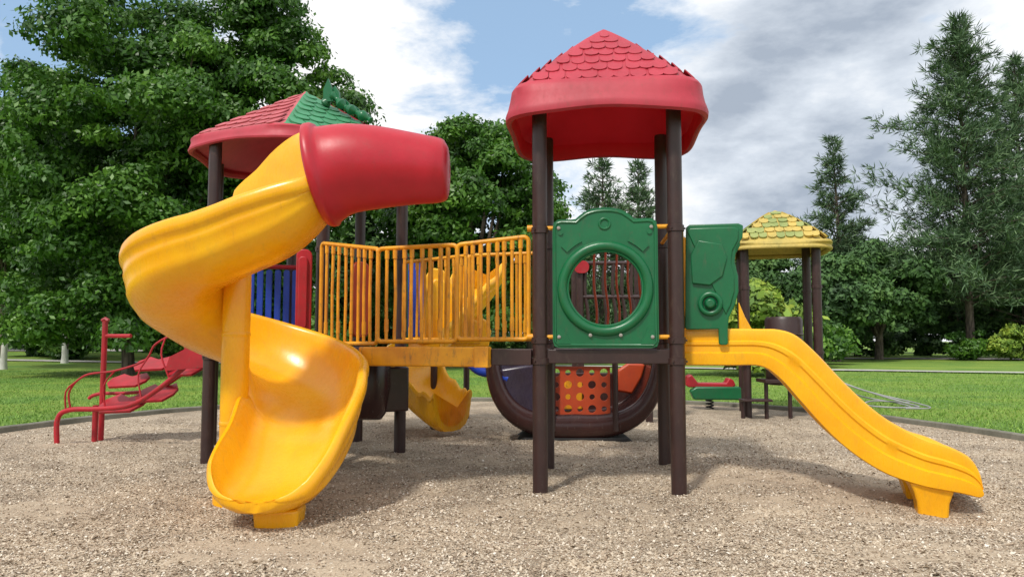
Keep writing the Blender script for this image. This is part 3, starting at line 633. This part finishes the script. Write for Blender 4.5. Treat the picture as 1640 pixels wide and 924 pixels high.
# ================================================================== other play equipment
BT=thing("boat_climber","glossy dark brown boat-shaped climber with an orange perforated panel","climbing frame",(.82,10.0,0))
def cres(n_=30,th=.17):
    out=[];inn=[]
    for i in range(n_+1):
        u=-1+2*i/n_; x_=1.17*math.sin(u*math.pi/2); z_=.03+1.07*abs(u)**2.4
        out.append((x_,z_)); 
    P=[Vector((a_,0,b_)) for a_,b_ in out]
    for i,p in enumerate(P):
        t_=(P[min(i+1,n_)]-P[max(i-1,0)]).normalized(); nrm=Vector((-t_.z,0,t_.x)); q=p+nrm*(th+.16*(1-abs(-1+2*i/n_))**.7); inn.append((q.x,q.z))
    return out,inn
out,inn=cres(); K_=len(out); g=G()
for yy in(9.62,10.38):
    prof=[]
    for i in range(K_):
        (ox_,oz_),(ix_,iz_)=out[i],inn[i]; mx0,mz0=(ox_+ix_)/2,(oz_+iz_)/2
        ring_=[]
        for a_ in np.linspace(0,6.283,12,endpoint=False):
            ring_.append((.82+mx0+(ox_-mx0)*math.cos(a_),yy+.08*math.sin(a_),mz0+(oz_-mz0)*math.cos(a_)))
        prof.append(ring_)
    g.add([p for r_ in prof for p in r_],[(i*12+j,i*12+(j+1)%12,(i+1)*12+(j+1)%12,(i+1)*12+j) for i in range(K_-1) for j in range(12)]+[tuple(range(12)),tuple(range((K_-1)*12,K_*12))])
for src in(out,inn):
    for i in range(K_-1):
        (a_,b_),(c_,d_)=src[i],src[i+1]; e_=.02 if src is out else -.02
        g.add([(a_+.82,9.62,b_+e_),(a_+.82,10.38,b_+e_),(c_+.82,10.38,d_+e_),(c_+.82,9.62,d_+e_)],[(0,1,2,3)],0)
hull=g.build("hull",[BRNG],BT,angle=50)
g=G(); g.prism([(-.80,-.04),(.80,-.04),(.66,.06),(-.66,.06)],(.82,10,.0),(1,0,0),uz,.9); g.build("base",BLK,BT,bevel=.01)
g=G(); P=[(-1.08,1.0),(-1.0,.66),(-.84,.42),(-.60,.27),(-.28,.22),(-.28,1.04),(-.6,1.08)]
g.prism(P,(.82,9.74,0),(1,0,0),uz,.14); g.prism([(-.64+(x+.64)*.78,.68+(z-.68)*.78) for x,z in P],(.82,9.67,0),(1,0,0),uz,.08); g.build("side_panel",PUR,BT,bevel=.05,label="glossy dark moulded side shell")
g=G()
for i in range(5):
    for j in range(4):
        c_=.155; hr=.052 if (i+j)%2 else .036
        g.holeplate([(-c_/2,-c_/2),(c_/2,-c_/2),(c_/2,c_/2),(-c_/2,c_/2)],(0,0),hr,(.57+c_*i,9.68,.42+c_*j),(1,0,0),uz,.05,0,N=24)
g.build("perforated_panel",[ORG],BT,label="orange-red perforated panel with round holes")
g=G(); g.prism([(.58,.62),(.80,.58),(.93,.80),(.98,.98),(.75,1.0),(.60,.90)],(.82,10.1,0),(1,0,0),uz,.10); g.build("side_panel",ORG,BT,bevel=.03,label="orange moulded side panel")
g=G(); g.prism([(-.1,.35),(.15,.35),(.15,.8),(-.1,.8)],(.82,10.32,0),(1,0,0),uz,.04); g.build("side_panel",YELP,BT,bevel=.02,label="yellow moulded panel behind the perforated one")
g=G(); g.prism([(-.9,.3),(.9,.3),(1.0,.85),(-1.0,.85)],(.82,10.47,0),(1,0,0),uz,.04); g.build("back_panel",BRNG,BT,bevel=.02,label="glossy brown rear panel")
for x_ in(-.30,.50): bar([(.82+x_,9.56,.15),(.82+x_,9.56,1.15)],.038,None,BRN,"frame_bar",BT,12)
g=G(); g.tube([(.5,9.6,1.06),(1.3,9.6,1.06)],.04,0,10); g.build("frame_bar",BRN,BT)
g=G(); g.tube(arc_pts([(-.62,9.7,1.12),(-.45,9.7,.92),(-.2,9.7,.86),(-.05,9.68,.8)],6),.06,0,12); g.build("grab_tube",BLU,BT,label="blue curved plastic tube")

SL=thing("plastic_slide","orange-yellow winding plastic slide on a brown post","slide",(-1.1,10.9,0))
kp=cat([(-.50,12.4,2.15),(-.72,11.9,1.75),(-1.05,11.5,1.30),(-1.38,11.15,.90),(-1.40,10.8,.58),(-1.15,10.5,.30),(-.92,10.3,.15),(-.80,10.22,.13)],5); st=[]
for i,p in enumerate(kp):
    t_=kp[min(i+1,len(kp)-1)]-kp[max(i-1,0)]; t_=t_[:2]/np.linalg.norm(t_[:2]); rp=.03*math.sin(i*1.5)
    st.append((p[0],p[1],-t_[1],t_[0],.40,p[2]+.42+rp,p[2]+.42+rp,p[2]))
chute(st,SPI).build("chute",YEL,SL,angle=45)
post(-.75,12.3,2.4,SL,bands=(),r=.05)
g=G(); P=[(-.62,1.2),(.62,1.2),(.66,1.45),(.58,1.62),(.38,1.72),(.30,1.95),(.10,2.05),(.0,2.28),(-.12,2.42),(-.3,2.44),(-.42,2.25),(-.45,2.0),(-.60,1.7)]
g.prism(P,(-.98,11.7,0),(1,.2,0),uz,.10); g.prism([(x*.8,1.25+(z-1.2)*.82) for x,z in P],(-.98,11.64,0),(1,.2,0),uz,.06); g.build("side_panel",YEL,SL,bevel=.035,label="wavy yellow moulded side panel")
g=G(); g.prism(rounded(.16,1.15,.07),(-1.52,11.3,1.35),(1,.1,0),uz,.05); g.prism(rounded(.10,1.2,.04),(-1.38,11.3,1.35),(1,.1,0),uz,.05); g.build("side_panel",BLU,SL,bevel=.01,label="upright blue plastic panel")
g=G(); g.tube([(-1.62,11.3,1.2),(-1.62,11.3,2.62)],.05,0,12); g.build("support_post",GRN,SL)

CF=thing("climbing_frame","brown bar climbing frame with red and blue panels","climbing frame",(1.6,12.2,0))
g=G()
for q in np.linspace(1.2,2.1,7): g.tube(arc_pts([(q,12,1.25),(q+.03,12,1.7),(q-.02,12,2.1),(q,12,2.55)],4),.03,0,8)
for z in(1.25,2.0,2.55): g.tube([(1.1,12,z),(2.2,12,z)],.035,0,8)
g.build("railing",BRN,CF)
for x_ in(1.1,2.2):
    for y_ in(12,13): post(x_,y_,2.9,CF,bands=(),r=.06)
g=G(); g.box((1.65,12.5,1.2),(1.2,1.1,.08)); g.build("deck",BRN,CF,bevel=.005)
g=G(); g.prism(rounded(.24,.20,.09),(1.12,11.92,2.38),(1,0,0),uz,.06); g.build("side_panel",REDP,CF)
g=G(); g.prism(rounded(.35,.8,.05),(2.35,12.1,1.4),(1,.3,0),uz,.06); g.build("side_panel",BLU,CF,label="blue panel")

TCn=thing("playground_tower","small play tower with yellow and green shingled roof","playground",(4.72,13.2,0))
MC=Matrix.Translation((4.72,13.2,0))@Matrix.Rotation(R(-14),4,'Z')
for sx in(-1,1):
    for sy in(-1,1): post(sx*.58,sy*.58,3.0,TCn,M=MC,r=.075,bands=(1.1,2.2))
roof(4,.88,3.62,2.98,2.84,rows=6,shm="mix",p0=4,p1=4,pw=1.25,brim=.07,offs=.012).xf(MC).build("roof",[YROOF,YGROOF],TCn,angle=32)
g=G(); g.box((0,0,1.0),(1.1,1.1,.10)); g.xf(MC).build("deck",BRN,TCn,bevel=.006)
g=G(); g.tube([(.05,-.45,.55),(.05,-.45,.6),(.05,-.45,1.65),(.05,-.45,1.7)],[.28,.31,.31,.28],0,24)
for z in(.8,1.1,1.4): g.tube([(.05,-.45,z-.02),(.05,-.45,z),(.05,-.45,z+.02)],[.31,.325,.31],0,24)
g.xf(MC).build("barrel",BRN,TCn)
g=G(); g.prism([(-.1,1.0),(.25,1.0),(.22,1.3),(.0,1.7),(-.1,1.95)],(3.95,12.6,0),(1,0,0),uz,.06); g.build("side_panel",YEL,TCn,bevel=.02)
RK=thing("spring_rocker","small red and green double seat spring rocker","spring rocker",(3.75,14.2,0))
g=G(); g.prism([(-.46,.46),(-.40,.42),(.40,.42),(.46,.46),(.42,.56),(.34,.60),(.28,.50),(-.23,.50),(-.35,.66),(-.43,.62)],(3.75,14.2,0),(1,-.1,0),uz,.35); g.build("seat",REDP,RK,bevel=.02)
g=G(); g.tube([(3.75+.07*math.cos(i*.8),14.2+.07*math.sin(i*.8),.02+i*.0075) for i in range(46)],.014,0,8); g.build("spring",BLK,RK)
g=G(); g.prism([(-.45,.20),(.5,.20),(.58,.40),(.45,.44),(-.40,.44),(-.52,.36)],(3.85,14.0,0),(1,-.1,0),uz,.22); g.build("body",GRN,RK,bevel=.03)
TB=thing("low_table","low dark brown metal picnic table with tube legs","table",(4.35,12.6,0))
g=G(); g.box((4.5,12.7,.62),(.55,.5,.06)); g.build("top",BRN,TB,bevel=.01)
g=G(); g.box((4.1,12.6,.3),(.5,.25,.04)); g.build("seat",BRN,TB,bevel=.01)
for x_ in(3.9,4.3,4.7): 
    g=G(); g.tube([(x_,12.65,-.05),(x_,12.65,.6 if x_>4.2 else .3)],.035,0,10); g.build("leg",BRN,TB)
CB=G(); CB.tube(arc_pts([(5.7,15.6,.95),(6.1,15.4,.80),(6.7,15.2,.45),(7.3,14.9,.22),(7.7,14.6,.08),(7.6,14.0,.06),(7.0,13.8,.07),(6.7,14.2,.08),(7.2,14.9,.10),(7.8,14.7,.08)],10),.016,0,6)
CB.tube(arc_pts([(5.7,15.7,.90),(6.4,15.5,.62),(7.1,15.1,.30),(7.9,14.6,.08),(7.7,13.8,.06),(7.2,13.7,.06)],10),.014,0,6)
CB.tube(arc_pts([(5.7,15.7,.85),(6.3,15.5,.55),(7.0,15.2,.20),(7.6,14.8,.07),(7.5,14.1,.06)],10),.014,0,6)
o=CB.build("cable",GREY); o["label"]="grey cables lying in loops on the grass"; o["category"]="cable"

# ------------------------------------------------------------------ trees
def leaves(puffs,n,size,asp=.5):
    P=np.array(puffs); vol=(P[:,3]*P[:,4]*P[:,5])**(2/3); idx=rng.choice(len(P),n,p=vol/vol.sum()); Q=P[idx]
    dv=rng.normal(0,1,(n,3)); dv/=np.linalg.norm(dv,axis=1)[:,None]; dv[:,2]=np.where(dv[:,2]<-.5,-dv[:,2],dv[:,2])
    rad=rng.uniform(.45,1.0,n)**.5*(1+rng.normal(0,.16,n))
    C=Q[:,:3]+dv*Q[:,3:6]*rad[:,None]
    nr=dv+rng.normal(0,.65,(n,3))+np.array([0,0,.35]); nr/=np.linalg.norm(nr,axis=1)[:,None]
    a_=np.cross(nr,rng.normal(0,1,(n,3))); a_/=np.linalg.norm(a_,axis=1)[:,None]; a_[:,2]-=.25; b_=np.cross(nr,a_)
    s_=size*rng.uniform(.6,1.35,n)[:,None]
    V=np.stack([C-a_*s_,C-b_*s_*asp,C+a_*s_,C+b_*s_*asp],1).reshape(-1,3)
    ptint=rng.uniform(0,1,len(P))[idx]
    return V,np.clip(.5*ptint+.5*rng.uniform(0,1,n),0,1)
def make_crown(rx,ry,z0,z1,npuf,pr,seed,shape=1.0):
    rs=np.random.default_rng(seed); P=[]; zc=(z0+z1)/2; hz=(z1-z0)/2
    for i in range(npuf):
        dv=rs.normal(0,1,3); dv/=np.linalg.norm(dv); q=rs.uniform(.45,1.0)**.6
        taper=1.0-.25*max(0,dv[2])*shape
        r=pr*rs.uniform(.45,1.25)
        P.append((dv[0]*rx*q*taper,dv[1]*ry*q*taper,zc+dv[2]*hz*q,r*1.15,r*1.15,r*.72))
    return P
def broad(name,x,y,rx,z0,z1,npuf,pr,nl,size,mat,seed,label,trunk_r=.28,white=False,group="park trees around the playground",categ="tree",skirt=0):
    zg=gh(x,y); T=thing(name,label,categ,(x,y,zg),group)
    P=make_crown(rx,rx*.85,z0,z1,npuf,pr,seed)
    rs=np.random.default_rng(seed+9)
    for i in range(skirt):
        a_=rs.uniform(0,6.28); q=rs.uniform(.15,1); P.append((rx*q*math.cos(a_),rx*.8*q*math.sin(a_),rs.uniform(1.3,3.4),pr*1.0,pr*1.0,pr*.7))
    V,tn=leaves(P,nl,size)
    me=fastmesh("crown",V,4,mat,tn); o=finish_obj("crown",me,(x,y,zg),T)
    g=G(); h_=z0+(z1-z0)*.55
    g.tube([(x,y,zg-.2),(x,y,zg+.3),(x+rs.normal(0,.1),y,zg+z0*.6),(x+rs.normal(0,.25),y,zg+z0+.8),(x+rs.normal(0,.3),y,zg+h_)],[trunk_r*1.35,trunk_r*1.05,trunk_r*.9,trunk_r*.7,trunk_r*.3],0,12)
    for i in range(9):
        p=P[int(rs.integers(len(P)))]; st_=Vector((x,y,zg+z0*.55+rs.uniform(0,1)*(h_-z0)*.6)); en=Vector((x+p[0]*.9,y+p[1]*.9,zg+p[2]))
        mid=(st_+en)/2+Vector((0,0,-.3)); g.tube([st_,mid,en],[trunk_r*.5,trunk_r*.3,.03],0,8)
    g.build("trunk",BARK,T)
    if white:
        g=G(); g.tube([(x,y,zg+.0),(x,y,zg+.35),(x,y,zg+1.9)],[trunk_r*1.4,trunk_r*1.12,trunk_r*1.05],0,14); g.build("painted_band",WHT,T,label="white limewash on the lower trunk")
    return T,o
LBL="dense dark green broadleaf tree behind the playground"
broad("broadleaf_tree",-14.4,28,5.5,2.2,15.5,210,.98,165000,.10,LEAF,11,"tall dense broadleaf tree with glossy leaves",.22,skirt=34)
broad("broadleaf_tree",-10.3,29,4.2,2.2,15.8,180,.95,148000,.10,LEAF,12,"tall dense broadleaf tree with glossy leaves",.22,skirt=26)
broad("broadleaf_tree",-22.5,33,4.0,3.8,12.5,80,1.1,50000,.13,LEAF,13,"leafy broadleaf tree with white-painted trunk",.12,white=True)
broad("broadleaf_tree",-24.0,40,4.4,3.6,12,60,1.3,30000,.18,LEAF2,14,"leafy broadleaf tree with white-painted trunk",.14,white=True)
broad("broadleaf_tree",-1.9,36,4.2,2.4,12.0,140,.95,95000,.12,LEAF,15,"round-topped green tree on the lawn",.3,skirt=12)
broad("broadleaf_tree",-5.9,40,3.8,2.4,10.5,60,1.3,30000,.2,LEAF2,16,LBL,.3)
broad("broadleaf_tree",1.2,42,2.6,2.2,8.6,50,1.0,20000,.2,LEAF2,17,LBL,.25)
bank=[]
for k_,(rx,z0,z1,nl) in enumerate([(4.6,1.6,9.5,30000),(4.0,1.5,8.2,26000),(5.0,1.8,11,32000)]):
    V,tn=leaves(make_crown(rx,rx*.9,z0,z1,80,1.0,40+k_),nl,.19); bank.append(fastmesh("crown",V,4,LEAF2,tn))
def bankT(k_,x,y,sc,label):
    zg=gh(x,y); T=thing("broadleaf_tree",label,"tree",(x,y,zg),"park trees around the playground")
    o=finish_obj("crown",bank[k_],(x,y,zg),T); o.scale=(sc,sc,sc*rng.uniform(.9,1.08)); o.rotation_euler[2]=rng.uniform(0,6)
    g=G(); g.tube([(x,y,zg-.2),(x+.1,y,zg+2*sc),(x-.1,y,zg+6*sc)],[.3,.22,.08],0,10)
    for i in range(5):
        a_=i*1.25; g.tube([(x,y,zg+1.6*sc),(x+1.2*math.cos(a_),y+1.2*math.sin(a_),zg+4*sc)],[.12,.04],0,7)
    g.build("trunk",BARK,T)
for k_,x,y,sc in [(1,20,46,.80),(0,16.2,50,.80),(1,24.6,50,.90),(2,27.8,60,.84),(0,34,56,.90),(1,39,54,.95),(2,46,58,1.0),(0,12,60,.84),(1,7.5,55,.70),(0,3.5,58,.85),(2,-8,58,.9),(1,-14,52,.95),(0,-19,48,.9),(0,-22,58,1.0),(2,-30,58,1.0),(1,-38,55,1.0),(0,-45,60,1.1),(0,52,56,1.0),(1,-28,46,.95),(2,21,66,.90)]:
    bankT(k_,x,y,sc,LBL)
sb=[]
for k_ in range(3):
    V,tn=leaves(make_crown(1.7,1.5,.1,2.6,26,.6,70+k_),6000,.13); sb.append(fastmesh("bush",V,4,[LEAF2,LEAF,LEAFY][k_],tn))
def shrub(k_,x,y,sc,label):
    o=finish_obj("bush",sb[k_],(x,y,gh(x,y)-.1),None); o.scale=(sc,sc,sc); o.rotation_euler[2]=rng.uniform(0,6); o["label"]=label; o["category"]="bush"; o["group"]="bushes along the edge of the lawn"
for i in range(40):
    x=-50+i*2.65; shrub(int(rng.integers(0,2)),x+rng.normal(0,.6),61+rng.normal(0,2),rng.uniform(.7,1.5),"dark green bush at the edge of the lawn")
for x,y,s_ in [(8.3,27,1.25),(9.3,28.5,1.35),(31.5,47,.9)]: shrub(2,x,y,s_,"tall yellow-green leafy shrub")
for x,y,s_ in [(13.6,36,1.2),(16,40,1.2),(29.5,48,.8),(36,47,1.0),(-17,45,1.0),(-26,44,1.1),(-13,46,1.1),(-21,46,.9),(-30,47,1.2)]: shrub(1,x,y,s_,"rounded green bush on the lawn")
P=[]
rs=np.random.default_rng(77)
for i in range(420):
    x=rs.uniform(-85,85); P.append((x,74+rs.uniform(-4,4),rs.uniform(.3,1)**.8*(5.4+1.7*math.sin(x*.17)+1.4*math.sin(x*.41))-.2,2.2,1.8,1.5))
V,tn=leaves(P,70000,.34); me=fastmesh("distant_wood",V,4,LEAF2,tn); o=finish_obj("distant_wood",me,(0,0,0),None); o["kind"]="stuff"; o["label"]="far-off dark wood closing off the park lawn"; o["category"]="wood"
def pine(x,y,H,Rm,nlev,seed,label,dens=1.0,low=.12,bw=.045):
    zg=gh(x,y); T=thing("pine_tree",label,"tree",(x,y,zg),"tall feathery pines")
    rs=np.random.default_rng(seed); g=G()
    g.tube([(x,y,zg-.2),(x,y,zg+.3),(x+rs.normal(0,.12),y,zg+H*.5),(x,y,zg+H*.97)],[.36,.28,.16,.02],0,10)
    C=[];A=[]
    for i in range(nlev):
        t=(i+rs.uniform())/nlev; z=H*(low+(1-low)*t); rr=Rm*((1-t)**.75)*rs.uniform(.35,1.25)+.25
        nbr=int(rs.integers(2,5)); a0=rs.uniform(0,6.28)
        for j in range(nbr):
            a_=a0+j*6.283/nbr+rs.normal(0,.4); el=rs.uniform(.1,.8)+t*.25; rl=rr*rs.uniform(.45,1.3)
            s0=Vector((0,0,z)); dirv=Vector((math.cos(a_)*math.cos(el),math.sin(a_)*math.cos(el),math.sin(el)))
            droop=lambda f: Vector((0,0,-.25*rl*f*f))
            e=s0+dirv*rl+droop(1)
            if rl>.7: g.tube([s0+Vector((x,y,zg)),s0+dirv*rl*.5+droop(.5)+Vector((x,y,zg)),e+Vector((x,y,zg))],[.05,.03,.012],0,5)
            m=int(max(3,rl*4.8*dens))
            for q in range(m):
                f=rs.uniform(.25,1.05); c=s0+dirv*rl*f+droop(f)+Vector(rs.normal(0,.06+.04*rl,3))
                for _ in range(10):
                    C.append(c); A.append(dirv*.75+Vector(rs.normal(0,.5,3))+Vector((0,0,-.1)))
    C=np.array([tuple(c) for c in C]); A=np.array([tuple(a_) for a_ in A]); A/=np.linalg.norm(A,axis=1)[:,None]; n=len(C)
    ln=rs.uniform(.25,.85,n)[:,None]*(H/22)**.3; sd=np.cross(A,rs.normal(0,1,(n,3))); sd/=np.linalg.norm(sd,axis=1)[:,None]
    V=np.stack([C-sd*bw*.6,C+A*ln*.5-sd*bw,C+A*ln,C+A*ln*.5+sd*bw],1).reshape(-1,3)
    me=fastmesh("crown",V,4,NEEDLE,rs.uniform(0,1,n)); finish_obj("crown",me,(x,y,zg),T); g.build("trunk",BARK,T)
pine(30.8,50,23.4,7.4,98,1,"tall feathery pine with a bare lower trunk",1.1,.15,.032)
pine(36.0,52,21.5,6.4,80,2,"tall feathery pine beside another pine",1.1,.1,.032)
pine(24.6,56,16.6,4.6,56,3,"slim feathery pine rising above the trees",1.1,.1,.032)
pine(6.2,50,13.8,4.2,44,4,"slim feathery pine rising above the trees",1.1,.1,.032)
pine(8.8,51,13.4,3.8,44,5,"slim feathery pine rising above the trees",1.1,.1,.032)

# ------------------------------------------------------------------ world
wd=bpy.data.worlds.new("World"); scene.world=wd; wd.use_nodes=True; t=wd.node_tree; t.nodes.clear(); L=t.links
out=node(t,"ShaderNodeOutputWorld"); tc=node(t,"ShaderNodeTexCoord")
sky=node(t,"ShaderNodeTexSky"); sky.sky_type='NISHITA'; sky.sun_disc=False; sky.sun_elevation=R(52); sky.sun_rotation=R(-150); sky.altitude=100; sky.air_density=1.0; sky.dust_density=1.2
bgS=node(t,"ShaderNodeBackground"); bgS.inputs[1].default_value=.15; L.new(sky.outputs[0],bgS.inputs[0])
bgH=node(t,"ShaderNodeBackground"); bgH.inputs[0].default_value=(.44,.66,.93,1); bgH.inputs[1].default_value=1.0
sep=node(t,"ShaderNodeSeparateXYZ"); L.new(tc.outputs["Generated"],sep.inputs[0])
def math_(op,a_,b_=None,c_=None,clamp=False):
    n=node(t,"ShaderNodeMath",operation=op); n.use_clamp=clamp
    for i,v_ in enumerate((a_,b_,c_)):
        if v_ is None: continue
        if isinstance(v_,(int,float)): n.inputs[i].default_value=v_
        else: L.new(v_,n.inputs[i])
    return n.outputs[0]
zz=math_('MAXIMUM',math_('ADD',sep.outputs[2],.5),.1)
cx_=math_('DIVIDE',sep.outputs[0],zz); cy_=math_('DIVIDE',sep.outputs[1],zz)
cmb=node(t,"ShaderNodeCombineXYZ"); L.new(cx_,cmb.inputs[0]); L.new(cy_,cmb.inputs[1]); L.new(math_('MULTIPLY',sep.outputs[2],2.2),cmb.inputs[2])
n1=node(t,"ShaderNodeTexNoise"); n1.inputs["Scale"].default_value=3.4; n1.inputs["Detail"].default_value=12; n1.inputs["Roughness"].default_value=.62; n1.inputs["Distortion"].default_value=.15
L.new(cmb.outputs[0],n1.inputs["Vector"])
def bump_(d,lo,hi):
    v_=Vector(d).normalized(); dp=node(t,"ShaderNodeVectorMath",operation='DOT_PRODUCT'); L.new(tc.outputs["Generated"],dp.inputs[0]); dp.inputs[1].default_value=v_
    mr=node(t,"ShaderNodeMapRange"); mr.interpolation_type='SMOOTHSTEP'; mr.inputs["From Min"].default_value=lo; mr.inputs["From Max"].default_value=hi; L.new(dp.outputs["Value"],mr.inputs["Value"]); return mr.outputs[0]
blue=math_('ADD',bump_((.04,1,.44),.965,.999),math_('MULTIPLY',bump_((-.75,1,.42),.96,1.0),.8))
val=math_('ADD',math_('SUBTRACT',n1.outputs["Fac"],math_('MULTIPLY',blue,.22)),.10)
val=math_('ADD',val,math_('MULTIPLY',bump_((.45,1,.33),.93,.995),.14))
val=math_('ADD',val,math_('MULTIPLY',bump_((-.18,1,.31),.985,.999),.10))
mk=ramp(t,[(.43,(0,0,0)),(.50,(.45,.45,.45)),(.58,(1,1,1))]); L.new(val,mk.inputs[0])
n2=node(t,"ShaderNodeTexNoise"); n2.inputs["Scale"].default_value=3.0; n2.inputs["Detail"].default_value=10; n2.inputs["Roughness"].default_value=.56; mp=node(t,"ShaderNodeMapping"); mp.inputs["Location"].default_value=(3.1,1.7,.5)
L.new(cmb.outputs[0],mp.inputs[0]); L.new(mp.outputs[0],n2.inputs["Vector"])
gv=math_('ADD',math_('MULTIPLY',math_('SUBTRACT',n2.outputs["Fac"],.5),2.4),.10)
gv=math_('ADD',gv,math_('MULTIPLY',math_('SUBTRACT',n1.outputs["Fac"],.5),1.2))
gv=math_('ADD',gv,math_('MULTIPLY',bump_((.42,1,.33),.965,.997),.66))
gv=math_('SUBTRACT',gv,math_('MULTIPLY',bump_((-.18,1,.31),.97,.999),.12))
cc_=ramp(t,[(.0,(1.0,1.0,1.0)),(.24,(.90,.93,.965)),(.5,(.66,.72,.80)),(.9,(.38,.44,.53))]); L.new(gv,cc_.inputs[0])
bgC=node(t,"ShaderNodeBackground"); bgC.inputs[1].default_value=1.10; L.new(cc_.outputs[0],bgC.inputs[0])
mh=node(t,"ShaderNodeMixShader"); mh.inputs[0].default_value=.6; L.new(bgS.outputs[0],mh.inputs[1]); L.new(bgH.outputs[0],mh.inputs[2])
mx=node(t,"ShaderNodeMixShader"); L.new(mk.outputs[0],mx.inputs[0]); L.new(mh.outputs[0],mx.inputs[1]); L.new(bgC.outputs[0],mx.inputs[2]); L.new(mx.outputs[0],out.inputs[0])
sd_=bpy.data.lights.new("sun","SUN"); sd_.energy=3.0; sd_.angle=R(6); sd_.color=(1,.95,.87)
so=bpy.data.objects.new("sun",sd_); scene.collection.objects.link(so)
el=R(52);az=R(-150); to=Vector((math.sin(az)*math.cos(el),math.cos(az)*math.cos(el),math.sin(el)))
so.rotation_euler=(-to).to_track_quat('-Z','Y').to_euler()
cd=bpy.data.cameras.new("camera"); co=bpy.data.objects.new("camera",cd); scene.collection.objects.link(co)
co.location=(0,0,1.3); co.rotation_euler=(R(94),0,0); cd.lens=26.1; cd.sensor_width=36; cd.clip_end=2000; cd.clip_start=.05
scene.camera=co
scene.view_settings.view_transform='Standard'; scene.view_settings.look='None'; scene.view_settings.exposure=0
